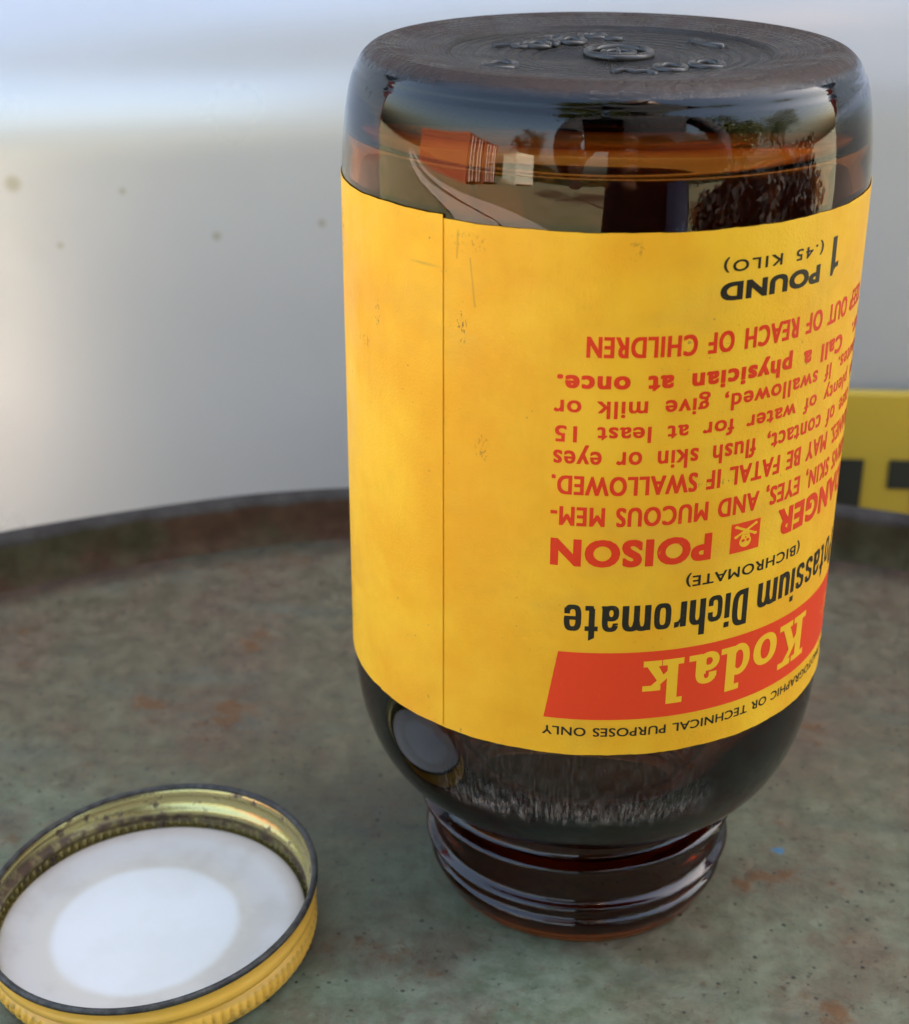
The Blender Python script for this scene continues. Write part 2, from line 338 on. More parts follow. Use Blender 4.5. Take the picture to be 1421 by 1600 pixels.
# surroundings seen only in the glass
t = NT('grass_ground'); c = t.coord(1); n = t.noise(c, .6, 6, .7); n2 = t.noise(c, 9, 5, .7)
ground_mat = t.done(t.bsdf(col=t.mix(t.rng(n, .3, .7), t.mix(n2, (.042, .058, .014), (.085, .088, .034)), t.mix(n2, (.085, .075, .038), (.15, .12, .07))), rough=.9))
track_mat = flat('dry_dirt', (.27, .22, .17), .9, 0, .25, 3)
cont_red = flat('rust_red_paint', (.27, .070, .032), .6, 0, .3, 3); cont_pale = flat('pale_container_paint', (.42, .43, .34), .6, 0, .2, 3)
cont_bar = flat('worn_locking_bars', (.62, .48, .42), .5, 0, .3, 8)
bark = flat('bark', (.06, .045, .03), .9, 0, .3, 12); leaf = flat('spring_leaves', (.10, .11, .02), .6, 0, .4, 1.2); leaf_dd = flat('added_dark_leaves', (.020, .015, .010), .8, 0, .4, 3); leaf_d = flat('hedge_leaves', (.045, .06, .02), .7, 0, .4, 1.5)
jacket = flat('dark_jacket_cloth', (.018, .016, .018), .9); jeans = flat('blue_denim', (.04, .07, .14), .85); shirt = flat('light_blue_shirt_cloth', (.22, .36, .66), .8)
skin_m = flat('skin', (.45, .26, .18), .5); hair_m = flat('brown_hair', (.05, .03, .02), .6); phone_m = flat('black_phone_casing', (.015, .015, .018), .2)

# ---------------------------------------------------------------- ground
V = []; Fc = []
G = 60; ext = 700
for j in range(G+1):
    for i in range(G+1):
        x = ((i/G*2-1)**3)*ext; y = ((j/G*2-1)**3)*ext
        V.append((x, y, .03*math.sin(x*.7)*math.cos(y*.5)*(1 if abs(x)+abs(y) > 3 else 0)))
for j in range(G):
    for i in range(G): a = j*(G+1)+i; Fc.append((a, a+1, a+G+2, a+G+1))
ground = mk('ground', V, Fc, ground_mat, smooth=True); ground['kind'] = 'structure'
def strip(name, pts, w, mat, z):
    v = []; f = []
    for i, (x, y) in enumerate(pts):
        a = pts[max(0, i-1)]; b = pts[min(len(pts)-1, i+1)]; d = Vector((b[0]-a[0], b[1]-a[1])).normalized(); nx, ny = -d.y, d.x
        ww = w*(1+random.uniform(-.12, .12))*(1+.75*max(0, 1-abs(x+4.2)/4))
        v += [(x+nx*ww, y+ny*ww, z), (x-nx*ww, y-ny*ww, z)]
        if i: k = 2*i; f.append((k-2, k-1, k+1, k))
    o = mk(name, v, f, mat); o['kind'] = 'structure'; return o
base = [(-45, .2), (-30, -.2), (-20, -.5), (-12, -1.1), (-8, -1.8), (-5.6, -2.5), (-4.2, -2.8), (-3.0, -2.75), (-1.6, -2.4), (0, -2.0), (2.5, -1.7), (8, -1.5)]
strip('dirt_track', [(x, y+.55) for x, y in base], .38, track_mat, .06); strip('dirt_track', [(x-.2, y-.75) for x, y in base], .36, track_mat, .06)

# ---------------------------------------------------------------- drum
DX, DY = -.0486, -2.7314
drum = empty('steel_drum', (DX*S, DY*S, 0), 'old steel drum with worn green and rusty lid, under the bottle and cap', 'drum')
def rimwob(r, z, th, i): 
    return r + .012*math.sin(5*th+1)+.006*math.sin(13*th), z + .012*math.sin(7*th+.5) + .008*math.sin(17*th)
V = []; Fc = []; NR, NS = 60, 192
for i in range(NR+1):
    r = 6.12*i/NR
    for k in range(NS):
        th = 2*math.pi*k/NS; x = r*math.sin(th); y = -r*math.cos(th)
        bx, by = x+DX, y+DY; dB = math.hypot(bx, by); dC = math.hypot(bx+1.82, by+.70)
        flatn = min(1, max(0, min(dB, dC)-.9)/1.2)
        e = max(0, (r-5.80)/.32); z = .06*e*e - .012*flatn*(1+math.sin(x*1.1+.4)*math.cos(y*.9))
        V.append((x, y, z + LID/S))
for i in range(NR):
    for k in range(NS): a = i*NS+k; b = i*NS+(k+1) % NS; Fc.append((a, b, b+NS, a+NS))
lid = mk('lid', V, Fc, lid_mat, drum, True, S)
# object coordinates of the lid are centred on the drum; the paint map above is in bottle coordinates
for m_ in (lid_mat,):
    nt = m_.node_tree
    for nd in list(nt.nodes):
        if nd.type == 'TEX_COORD':
            add = nt.nodes.new('ShaderNodeVectorMath'); add.operation = 'ADD'; add.inputs[1].default_value = (DX*S, DY*S, -LID)
            for l in list(nd.outputs['Object'].links):
                to = l.to_socket; nt.links.remove(l); nt.links.new(add.outputs[0], to)
            nt.links.new(nd.outputs['Object'], add.inputs[0])
b0 = LID/S
prof = crom([(6.09, b0+.0), (6.13, b0+.05), (6.17, b0+.14), (6.185, b0+.26), (6.20, b0+.325), (6.25, b0+.357), (6.31, b0+.345), (6.335, b0+.30), (6.32, b0+.24), (6.28, b0+.20), (6.27, b0+.10), (6.25, b0-.1)], 4)
lathe('chime', prof, [chime_mat], drum, 256, lambda r, z, th, i: rimwob(r, z, th, i) if z > b0+.1 else (r, z))
sp_ = [(6.25, b0-.08)]
for zc in (.61, .28):
    sp_ += [(6.25, (zc+.03)/S), (6.42, (zc+.012)/S), (6.42, (zc-.012)/S), (6.25, (zc-.03)/S)]
sp_ += [(6.25, .03/S), (6.32, .018/S), (6.32, .003/S), (6.2, .0)]
lathe('side_wall', sp_, drum_body_mat, drum, 128)

# ---------------------------------------------------------------- bottle
bottle = empty('glass_bottle', (0, 0, LID), 'upside down amber glass bottle with yellow and red poison label, standing on the drum', 'bottle')
def heel(z): return .5*.68*max(0, z-3.225)**2
outer = [(.575, .022), (.586, .006), (.598, .0), (.612, .004), (.628, .030), (.645, .062), (.660, .095), (.668, .120), (.662, .137), (.650, .148)]
outer = crom(outer, 3)
nz = 40
for k in range(1, nz): outer.append((.646, .15+(.555-.15)*k/nz))
shoulder = []
for k in range(37):
    a = math.pi/2*(1-k/36); shoulder.append((.60+.398*math.cos(a)**(2/2.35), 1.26-(1.26-.565)*math.sin(a)**(2/2.35)))
shoulder = [q for q in shoulder if q[0] > .66]
outer += [(.651, .558), (.656, .563)] + shoulder
for z in (1.5, 2.0, 2.5, 3.0, 3.18): outer.append((.998, z))
for k in range(17):
    z = 3.22+.31*k/16; outer.append((.998-heel(z), z))
r0, z0 = outer[-1]
ca, cb = .135, .235; t0 = math.atan(.68*(z0-3.225)*cb/ca); cen = r0-ca*math.cos(t0); zb_ = z0-cb*math.sin(t0)
for k in range(1, 25):
    a = t0+(math.pi/2-t0)*k/24; zz = zb_+cb*math.sin(a); rr = cen+ca*math.cos(a)
    rr -= .0045*math.exp(-((zz-3.605)/.006)**2)                # the mould line round the heel
    outer.append((rr, zz))
outer += crom([outer[-1], (.82, outer[-1][1]-.002), (.80, 3.680)], 3)[1:]
n_st = len(outer)
outer += crom([(.80, 3.680), (.70, 3.668), (.622, 3.660), (.610, 3.650), (.600, 3.643), (.588, 3.645), (.45, 3.636), (.25, 3.628), (.02, 3.625)], 5)[1:]
def thread(r, z, th, i):
    if .149 < z < .56 and i < 80:
        a = th if th <= math.pi else th-2*math.pi            # 0 at the front
        zt = .435 + .045*a/math.pi*1.0
        r += .066*math.exp(-((z-zt)/.026)**2) + .044*math.exp(-((z-.218-.004*math.sin(a))/.017)**2)
        if a > .9:                                             # start of the second thread turn on the right
            r += .035*min(1, (a-.9)/.3)*math.exp(-((z-(zt-.10))/.022)**2)
    return r, z
inner = crom([(.02, 3.56), (.4, 3.56), (.75, 3.545), (.86, 3.50), (.92, 3.40), (.938, 3.25), (.938, 2.2), (.938, 1.35), (.90, 1.05), (.80, .82), (.66, .68), (.57, .58), (.55, .45), (.55, .10), (.56, .04), (.575, .022)], 5)[:-1]
n_out = len(outer)
ridx = [0]
def bfn(r, z, th, i):
    if i < n_out:
        return thread(r, z, th, i)
    return r + .006*math.sin(3*th+z*1.5)*(1 if .8 < z < 3.4 else 0), z
gl = lathe('glass_body', outer+inner, [amber, stipple], bottle, 256, bfn, loop=True)
me = gl.data
for poly in me.polygons:
    row = poly.index//256
    if row == n_out-1: pass
    zc = poly.center.z/S; rc = math.hypot(poly.center.x, poly.center.y)/S
    if row < n_out-1 and (zc > 3.635 or (zc > 3.60 and rc < .8)): poly.material_index = 1
# close the pinholes at the middle of the base
bm = bmesh.new(); bm.from_mesh(me); bm.verts.ensure_lookup_table()
bad = [f for f in bm.faces if max(math.hypot(v.co.x, v.co.y) for v in f.verts) < .022*S and max(v.co.z for v in f.verts)-min(v.co.z for v in f.verts) > .03*S]
bmesh.ops.delete(bm, geom=bad, context='FACES')
bmesh.ops.holes_fill(bm, edges=[e for e in bm.edges if e.is_boundary], sides=0)
bmesh.ops.recalc_face_normals(bm, faces=bm.faces)
for f in bm.faces: f.smooth = True
bm.to_mesh(me); bm.free()

# embossed marks on the base (real relief)
ZB = 3.634
def emb(name, pts, rad, closed=False):
    m = MB(); m.tube([(x, y, ZB) for x, y in pts], rad, 8, closed); return m.obj(name, emb_mat, bottle, True, S)
def circ(cx, cy, a, b, n=28, a0=0, a1=2*math.pi): return [(cx+a*math.cos(a0+(a1-a0)*k/n), cy+b*math.sin(a0+(a1-a0)*k/n)) for k in range(n)]
emb('embossed_ring', circ(.043, .061, .118, .135, 40), .018, True)
emb('embossed_mark', circ(.043, .061, .060, .050, 24), .012, True)
emb('embossed_mark', [(.043, -.02), (.043, .14)], .012)
for q in ((-.391, -.27, .056, .07), (.351, -.199, .056, .065), (.215, -.28, .052, .065), (-.264, .23, .048, .055), (-.132, .34, .05, .06), (-.036, .47, .04, .045)):
    emb('embossed_numeral', circ(q[0], q[1], q[2], q[3]), .015, True)
emb('embossed_bar', [(.336, .361), (.446, .204)], .020); emb('embossed_bar', [(-.43, .16), (-.37, .24), (-.34, .18)], .015)
emb('embossed_bar', [(.0, .40), (.07, .395)], .016); emb('embossed_bar', [(.01, -.40), (.05, -.33), (.09, -.40), (.13, -.36), (.15, -.43)], .016)
emb('embossed_bar', [(-.20, .22), (-.18, .29), (-.21, .35)], .013); emb('embossed_bar', [(-.09, .42), (-.10, .50)], .013)
emb('embossed_numeral', circ(-.33, .20, .03, .035), .012, True); emb('embossed_numeral', circ(-.20, .42, .035, .04, a1=4.6), .012)

# label: one sheet wrapped right round, its end overlapping at the seam
ZL0, ZL1, SEAM = 1.212, 3.222, -33.79
V = []; Fc = []; nA = 300; nZ = 6; a_s, a_e = SEAM-22, SEAM+360
for layer in (0, 1):
    for i in range(nA+1):
        a = a_s+(a_e-a_s)*i/nA; lift = max(0, (a-(a_e-45))/45); lift = lift*lift*(3-2*lift)
        r = 1.0008+.0022*(1 if layer else 0)+.0042*lift; dz = .013*lift + .004*math.sin(R(a))
        for j in range(nZ+1):
            z = ZL0+(ZL1-ZL0)*j/nZ
            zz = z+dz
            jj = (.0012*math.sin(a*.31)+.0008*math.sin(a*.83+1)+.0005*math.sin(a*2.9)) if j in (0, nZ) else 0
            V.append((r*math.sin(R(a)), -r*math.cos(R(a)), zz+jj))
W = nZ+1; L1 = (nA+1)*W
for i in range(nA):
    for j in range(nZ):
        a = i*W+j; Fc.append((a+W, a, a+1, a+W+1)); b = a+L1; Fc.append((b, b+W, b+W+1, b+1))
    for j in (0, nZ):
        a = i*W+j; q = (a, a+W, a+W+L1, a+L1); Fc.append(q if j == 0 else q[::-1])
for j in range(nZ):
    for i in (0, nA): a = i*W+j; q = (a, a+L1, a+L1+1, a+1); Fc.append(q if i else q[::-1])
label = mk('paper_label', V, Fc, label_y, bottle, True, S)
label['label'] = 'yellow paper label wrapped round the bottle, text upside down'
label.data.set_sharp_from_angle(angle=R(40))

RT = 1.0030+.0006
def wrap(name, verts, faces, mat, lift=0.0, step=.035):
    """verts are (theta in radians, z) pairs on the unrolled label; slice and bend them round the bottle"""
    bm = bmesh.new(); bv = [bm.verts.new((v[0], v[1], v[2] if len(v) > 2 else 0)) for v in verts]
    for f in faces:
        try: bm.faces.new([bv[i] for i in f])
        except ValueError: pass
    xs = [v[0] for v in verts]; x = math.floor(min(xs)/step)*step+step*.5
    while x < max(xs):
        bmesh.ops.bisect_plane(bm, geom=bm.verts[:]+bm.edges[:]+bm.faces[:], dist=1e-6, plane_co=(x, 0, 0), plane_no=(1, 0, 0)); x += step
    for v in bm.verts:
        r = RT+lift+v.co.z; th, z = v.co.x, v.co.y
        z += .004*math.sin(th)
        v.co = Vector((r*math.sin(th), -r*math.cos(th), z))*S
    bm.normal_update()
    for f in bm.faces:
        c = f.calc_center_median()
        if f.normal.x*c.x+f.normal.y*c.y < 0: f.normal_flip()
    me = bpy.data.meshes.new(name); bm.to_mesh(me); bm.free(); me.materials.append(mat)
    return link(bpy.data.objects.new(name, me), label)
def text_geo(s, offset=0.0, space=1.0, wordsp=1.0):
    cu = bpy.data.curves.new('lettering', 'FONT'); cu.body = s; cu.offset = offset; cu.space_character = space; cu.space_word = wordsp
    cu.fill_mode = 'FRONT'; cu.resolution_u = 4
    o = bpy.data.objects.new('lettering', cu); sc.collection.objects.link(o)
    dg = bpy.context.evaluated_depsgraph_get(); me = o.evaluated_get(dg).to_mesh()
    v = [tuple(q.co) for q in me.vertices]; f = [tuple(q.vertices) for q in me.polygons]
    o.evaluated_get(dg).to_mesh_clear(); bpy.data.objects.remove(o); bpy.data.curves.remove(cu)
    return v, f
CAP = max(v[1] for v in text_geo('H')[0]); XH = max(v[1] for v in text_geo('x')[0])
def line(s, suffix, ta, tb, zb, zt, mat, offset=0.0, space=1.0, xh=False, fat=0.0, wordsp=1.0, name='lettering'):
    """s ends at angle tb; its last part, suffix, begins at angle ta; letters stand from zb (foot) to zt (head)"""
    ws = text_geo(suffix, offset, space, wordsp)[0]; w = max(v[0] for v in ws)-min(v[0] for v in ws)
    v, f = text_geo(s, offset, space, wordsp); xmax = max(q[0] for q in v)
    kx = R(ta-tb)/w; ky = (zb-zt)/(XH if xh else CAP)
    out = []; fo = []
    fy = fat*.6
    for li, (dx, dy) in enumerate([(0, 0)] if not fat else [(0, 0), (-fat, -fy), (fat, fy), (-fat, fy), (fat, -fy)]):
        n = len(out); out += [(R(tb)+(xmax-q[0])*kx+dx, zb-q[1]*ky+dy, li*.00008) for q in v]; fo += [tuple(i+n for i in q) for q in f]
    return wrap(name, out, fo, mat)
line('FOR PHOTOGRAPHIC OR TECHNICAL PURPOSES ONLY', 'TECHNICAL PURPOSES ONLY', 37.5, -10.0, 1.332, 1.296, ink_black, .0, 1.05, wordsp=1.25, fat=.0010)
line('(BICHROMATE)', '(BICHROMATE)', 50.8, 19.2, 1.949, 1.908, ink_black, 0, 1.1, fat=.0012)
line('POISON', 'POISON', 24.2, -9.3, 2.108, 2.013, ink_red, .030, 1.12, fat=.0030)
line('DANGER', 'GER', 57.2, 41.9, 2.125, 2.027, ink_red, .030, 1.12, fat=.0030)
line('BURNS SKIN, EYES, AND MUCOUS MEM-', 'AND MUCOUS MEM-', 35.3, -9.5, 2.238, 2.168, ink_red, 0, 1.12, fat=.0030, wordsp=1.3)
line('BRANES. MAY BE FATAL IF SWALLOWED.', 'IF SWALLOWED.', 25.1, -9.5, 2.357, 2.288, ink_red, 0, 1.12, fat=.0030, wordsp=1.3)
line('In case of contact, flush skin or eyes', 'flush skin or eyes', 33.3, -9.4, 2.451, 2.406, ink_red, .008, 1.1, xh=True, fat=.0015, wordsp=1.7)
line('with plenty of water for at least 15', 'for at least 15', 27.4, -9.2, 2.543, 2.486, ink_red, .008, 1.1, fat=.0015, wordsp=1.8)
line('minutes. If swallowed, give milk or', 'give milk or', 21.5, -9.6, 2.637, 2.597, ink_red, .008, 1.1, xh=True, fat=.0015, wordsp=1.8)
line('water.  Call a physician at once.', 'physician at once.', 41.3, -9.0, 2.727, 2.686, ink_red, .014, 1.15, xh=True, fat=.0030, wordsp=1.8)
line('KEEP OUT OF REACH OF CHILDREN', 'REACH OF CHILDREN', 42.4, -3.5, 2.867, 2.796, ink_red, 0, 1.12, fat=.0032, wordsp=1.5)
line('POUND', 'POUND', 47.6, 22.2, 3.036, 2.979, ink_black, .022, 1.1, fat=.0032)
line('(.45 KILO)', '(.45 KILO)', 48.2, 22.4, 3.113, 3.075, ink_black, 0, 1.25, fat=.0012, wordsp=1.6)

# ---- hand-built letters: pieces in upright units (cap height 1), stacked a hair apart so that none share a plane
def q(*p): return ('poly', list(p))
def box(x0, y0, x1, y1): return ('poly', [(x0, y0), (x1, y0), (x1, y1), (x0, y1)])
def ring(cx, cy, a, b, ai, bi, t0=0, t1=360, e=2.0, ei=None): return ('ring', (cx, cy, a, b, ai, bi, t0, t1, e, ei or e))
def spt(cx, cy, a, b, t, e):
    c, s_ = math.cos(t), math.sin(t); return (cx+a*math.copysign(abs(c)**(2/e), c), cy+b*math.copysign(abs(s_)**(2/e), s_))
def glyph(pieces, x0, kx, ky, tb, zb, V, Fc):
    for li, (kind, d) in enumerate(pieces):
        n = len(V); lf = li*.00010
        if kind == 'poly':
            V += [(tb-(x0+x)*kx, zb-y*ky, lf) for x, y in d]; Fc.append(tuple(range(n, n+len(d))))
        else:
            cx, cy_, a, b, ai, bi, t0, t1, e, ei = d; m = 30
            for k in range(m+1):
                t_ = R(t0+(t1-t0)*k/m)
                for (aa, bb, ee) in ((a, b, e), (ai, bi, ei)):
                    x, y = spt(cx, cy_, aa, bb, t_, ee); V.append((tb-(x0+x)*kx, zb-y*ky, lf))
            Fc += [(n+2*k, n+2*k+1, n+2*k+3, n+2*k+2) for k in range(m)]
def arch(x0, x1, y, top, s_, inner):   # rounded shoulder joining two stems
    c = (x0+x1)/2; a = (x1-x0)/2; return ring(c, y, a, top-y, a-s_, inner-y, 0, 180, 2.6, 2.2)
st = .18
CON = {
 'o': (.49, [ring(.245, .345, .245, .36, .085, .235, e=3.2, ei=3.4)]),
 'c': (.45, [ring(.235, .345, .235, .36, .085, .235, 38, 322, 3.2, 3.4), box(.30, .43, .450, .60), box(.30, .09, .450, .255)]),
 'e': (.48, [ring(.24, .345, .24, .36, .08, .235, 0, 318, 3.2, 3.4), box(.12, .30, .47, .40), box(.315, .075, .472, .235)]),
 'D': (.53, [box(0, 0, .18, 1), ring(.17, .5, .36, .5, .175, .36, -90, 90, 3.0, 3.4), box(.0, 0, .18, .14)]),
 'P': (.50, [box(0, 0, .18, 1), ring(.15, .70, .35, .30, .165, .165, -90, 90, 2.8, 3.0), box(.1, .865, .2, 1), box(.1, .40, .2, .535)]),
 'i': (.17, [box(0, 0, .17, .69), box(0, .80, .17, .95)]),
 'h': (.49, [box(0, 0, st, 1), arch(0, .49, .44, .705, st, .58), box(.49-st, 0, .49, .45)]),
 'n': (.49, [box(0, 0, st, .69), arch(0, .49, .44, .705, st, .58), box(.49-st, 0, .49, .45)]),
 'u': (.49, [box(.49-st, 0, .49, .69), ring(.245, .25, .245, .265, .245-st, .125, 180, 360, 2.6, 2.2), box(0, .24, st, .69)]),
 'r': (.36, [box(0, 0, st, .69), q((.16, .50), (.22, .68), (.35, .705), (.35, .55), (.24, .53), (.16, .42))]),
 'm': (.80, [box(0, 0, st, .69), arch(0, .4825, .44, .705, st, .58), box(.3175, 0, .4825, .45), arch(.3175, .80, .44, .705, st, .58), box(.80-st, 0, .80, .45)]),
 'a': (.48, [ring(.235, .46, .225, .245, .07, .13, 0, 165, 2.6, 2.4), box(.305, .0, .465, .47), ring(.215, .20, .215, .215, .06, .095, e=2.6, ei=2.2), box(.02, .47, .165, .52), q((.42, 0), (.48, 0), (.48, .06), (.42, .1))]),
 't': (.37, [box(.09, .08, .255, .80), q((.09, .78), (.255, .78), (.255, .96), (.09, .88)), box(0, .56, .36, .69), q((.10, .12), (.14, .0), (.36, .0), (.36, .13), (.24, .13))]),
 's': (.44, [ring(.22, .505, .22, .20, .07, .095, 20, 235, 2.4, 2.2), ring(.22, .19, .22, .205, .07, .09, -160, 60, 2.4, 2.2), q((.03, .42), (.14, .46), (.41, .28), (.33, .20)), box(.285, .50, .435, .56), box(.0, .12, .15, .18)]),
}
def word(s, tb_word, table, gap, k_deg, zb, ky, mat, name, lift=0.0, wsp=.22):
    V = []; Fc = []; ws = []
    for ch in s: ws.append(wsp if ch == ' ' else table[ch][0]+gap)
    tot = sum(ws)-gap; x = 0
    for ch, w in zip(s, ws):
        if ch != ' ': glyph(table[ch][1], x, R(k_deg), ky, R(tb_word)+tot*R(k_deg), zb, V, Fc)
        x += w
    return wrap(name, V, Fc, mat, lift)
wD = sum(CON[c_][0]+.09 for c_ in 'Dichromate')-.09
word('Potassium Dichromate', -6.2, CON, .09, (34.9+6.2)/wD, 1.850, .150, ink_black, 'lettering', wsp=.28)

glyph_1 = [q((.45, 0), (1.0, 0), (1.0, 1), (.70, 1), (.45, .80)), q((0, .66), (.5, .70), (.5, .86), (.35, .82), (.0, .80))]
V = []; Fc = []; glyph(glyph_1, 0, R(3.0), .141, R(54.8), 3.121, V, Fc); wrap('lettering', V, Fc, ink_black)

# red panel with its slanted ends and the slab lettering left in paper yellow on it
nP = 40; V = []; Fc = []
for i in range(nP+1):
    f_ = i/nP; V += [(R(-7.15+(80-2.5+7.15)*f_), 1.655), (R(-9.85+(80+9.85)*f_), 1.368)]
for i in range(nP): Fc.append((2*i, 2*i+1, 2*i+3, 2*i+2))
pan = wrap('red_panel', V, Fc, ink_redb, 0.0, 10); pan['label'] = 'red slanted panel with yellow slab lettering'
SLAB = {
 'K': (1.0, [box(.14, .05, .38, .95), box(0, .87, .50, 1), box(0, 0, .50, .13), q((.36, .36), (.36, .56), (.66, .90), (.86, .90)), box(.56, .87, 1.0, 1),
             q((.44, .54), (.62, .68), (.90, .10), (.66, .10)), box(.56, 0, 1.02, .13)]),
 'o': (.66, [ring(.33, .33, .33, .35, .135, .22, e=2.2, ei=2.2)]),
 'd': (.72, [ring(.28, .33, .28, .35, .11, .21, e=2.1, ei=2.1), box(.36, .05, .58, .98), box(.24, .87, .58, 1), box(.40, 0, .72, .13)]),
 'a': (.66, [ring(.27, .45, .235, .235, .06, .12, 0, 150, 2.2, 2.2), box(.29, .06, .51, .46), ring(.235, .19, .235, .21, .08, .085, e=2.1, ei=2.0), box(.05, .44, .22, .56), box(.38, 0, .66, .13)]),
 'k': (.86, [box(.12, .05, .35, .98), box(0, .87, .35, 1), box(0, 0, .46, .13), q((.33, .24), (.33, .40), (.56, .60), (.74, .60)), box(.48, .55, .86, .67),
             q((.40, .38), (.54, .48), (.80, .10), (.56, .10)), box(.48, 0, .86, .13)]),
}
def slab(ch, ta, tb): 
    w = SLAB[ch][0]; V = []; Fc = []
    glyph(SLAB[ch][1], 0, R(ta-tb)/w, .192, R(ta), 1.615, V, Fc)
    o = wrap('slab_letter', V, Fc, ink_yel, .0006); return o
for ch, ta, tb in (('K', 57.4, 46.6), ('o', 45.5, 38.0), ('d', 36.9, 29.0), ('a', 28.6, 21.2), ('k', 20.0, 11.0)): slab(ch, ta, tb)

# hazard emblem: red square, skull over crossed bones
V = [(R(36.5), 2.128), (R(28.9), 2.128), (R(28.9), 2.010), (R(36.5), 2.010)]
V = [(R(36.5+(28.9-36.5)*i/4), 2.128-.118*j) for j in (0, 1) for i in range(5)]
Fc = [(i, i+1, i+6, i+5) for i in range(4)]
emblem = wrap('hazard_square', V, Fc, ink_redb, 0.0, 10)
V = []; Fc = []
EM = [ring(.5, .66, .20, .20, .001, .001), ring(.5, .50, .15, .15, .001, .001), box(.40, .38, .60, .50),
      q((.16, .16), (.21, .10), (.84, .42), (.80, .49)), q((.84, .16), (.79, .10), (.16, .42), (.20, .49)),
      ring(.17, .12, .06, .05, .001, .001), ring(.83, .12, .06, .05, .001, .001), ring(.17, .46, .06, .05, .001, .001), ring(.83, .46, .06, .05, .001, .001)]
glyph(EM, 0, R(7.6), .118, R(36.5), 2.128, V, Fc)
wrap('skull_and_bones', V, Fc, ink_yel, .0006)
V = []; Fc = []
glyph([ring(.42, .62, .055, .05, .001, .001), ring(.58, .62, .055, .05, .001, .001), ring(.5, .52, .025, .03, .001, .001), box(.42, .42, .58, .435)], 0, R(7.6), .118, R(36.5), 2.128, V, Fc)
wrap('skull_socket', V, Fc, ink_redb, .0018)

# ---------------------------------------------------------------- screw cap lying open
CX_, CY_ = -1.8206, -.7005
cap = empty('screw_cap', (CX_*S, CY_*S, LID), 'yellow metal screw cap lying open side up, left of the bottle', 'bottle cap')
def tilt(r, z, th):
    x = r*math.sin(th); y = -r*math.cos(th); w = .25+.75*max(0, min(1, z/.264))
    return z + (.0804*x+.060*y)*w*1.0 + .012*(1-max(0, min(1, z/.264)))*0
def skirt(r, z, th, i):
    if .022 < z < .118:
        b = math.sin(math.pi*(z-.022)/.096)
        r += .0085*b*(abs(math.sin(th*55))*1.6-.6)
    return r, max(.001, tilt(r, z, th)+.017*(1-z/.264))
sk = crom([(.0, .004), (.5, .004), (.655, .006), (.683, .018), (.695, .04), (.698, .07), (.696, .105), (.688, .124), (.684, .133), (.692, .146), (.704, .162), (.706, .185), (.699, .205), (.697, .225), (.701, .245), (.708, .255)], 5)
sk[0] = (.004, .004)
lathe('skirt', sk, cap_yel, cap, 880, skirt, close0=True)
def inn(r, z, th, i):
    if z < .115: r -= .010*max(0, math.sin(th*105))*math.sin(math.pi*max(0, min(1, (z-.03)/.085)))
    return r, max(.004, tilt(r, z, th)+.017*(1-z/.264))
lathe('inner_wall', crom([(.694, .262), (.686, .25), (.684, .235), (.690, .215), (.690, .19), (.680, .17), (.670, .155), (.670, .135), (.678, .115), (.680, .09), (.676, .06), (.66, .045)], 5), gold, cap, 880, inn)
lathe('rolled_rim', [(.702+.0145*math.cos(2*math.pi*k/12), .262+.0145*math.sin(2*math.pi*k/12)) for k in range(12)], rim_mat, cap, 256,
      lambda r, z, th, i: (r, tilt(r, z, th)), loop=True)
lathe('liner', crom([(.004, .086), (.3, .085), (.5, .079), (.60, .083), (.64, .078), (.655, .066), (.655, .05)], 4), liner_mat, cap, 256,
      lambda r, z, th, i: (r, tilt(r, z*1.0, th)+.022), close0=True)

# ---------------------------------------------------------------- van behind the drum
van = empty('parked_van', (0, 5.5*S, 0), 'silver grey van parked close behind the drum, body crease and yellow number plate showing', 'van')
ZC = LID+2.42*S
pr = [(.10, .30), (.02, .34), (.0, .42), (0, ZC-.055), (0, ZC-.03), (0, ZC-.012), (.0, ZC-.006)]
yy_, zz_ = 0.0, ZC-.006
for k in range(16):                       # above the crease the skin leans back more and more
    h_ = -.006+.0035*(k+1); a_ = R(min(44, max(0, 6+25*h_/.034))); zz_ += .0035; yy_ += .0035*math.tan(a_); pr.append((yy_, zz_))
pr += [(yy_+.012, zz_+.03), (yy_+.016, 1.15), (.06, 1.20), (.14, 2.15), (.24, 2.25), (2.6, 2.28), (4.2, 2.0), (4.3, 1.2), (4.35, .5), (4.2, .3)]
V = []; Fc = []; xs = [-1.02, -1.0, -.97, -.9, -.6, -.3, -.1, .1, .3, .5, .62, .78, .85, .88, .9]
xs = [-.93+.96*i/6*2 for i in range(0)] or [-.86, -.85, -.82, -.74, -.55, -.35, -.18, 0, .18, .35, .55, .74, .90, .93, .94]
for i, x in enumerate(xs):
    ed = max(0, abs(x-.04)-.78); 
    for (y, z) in pr:
        yy = y + (ed/.12)**2*.12*(1 if y < 2 else -1)
        sl = .052*x*(1 if ZC-.031 < z < ZC+.09 else (.5 if ZC-.06 < z < ZC else 0))
        V.append((x, yy + .004*math.sin(x*5+1)*(y < .05), z+sl))
n = len(pr)
for i in range(len(xs)-1):
    for j in range(n): a = i*n+j; b = i*n+(j+1) % n; Fc.append((a, a+n, b+n, b))
Fc.append(tuple(range(n))[::-1] if False else tuple(range(n))); Fc.append(tuple((len(xs)-1)*n+j for j in range(n))[::-1])
vb = mk('body', V, Fc, van_paint, van, True)
bm = bmesh.new(); bm.from_mesh(vb.data); bmesh.ops.recalc_face_normals(bm, faces=bm.faces); bm.to_mesh(vb.data); bm.free(); vb.data.set_sharp_from_angle(angle=R(28))
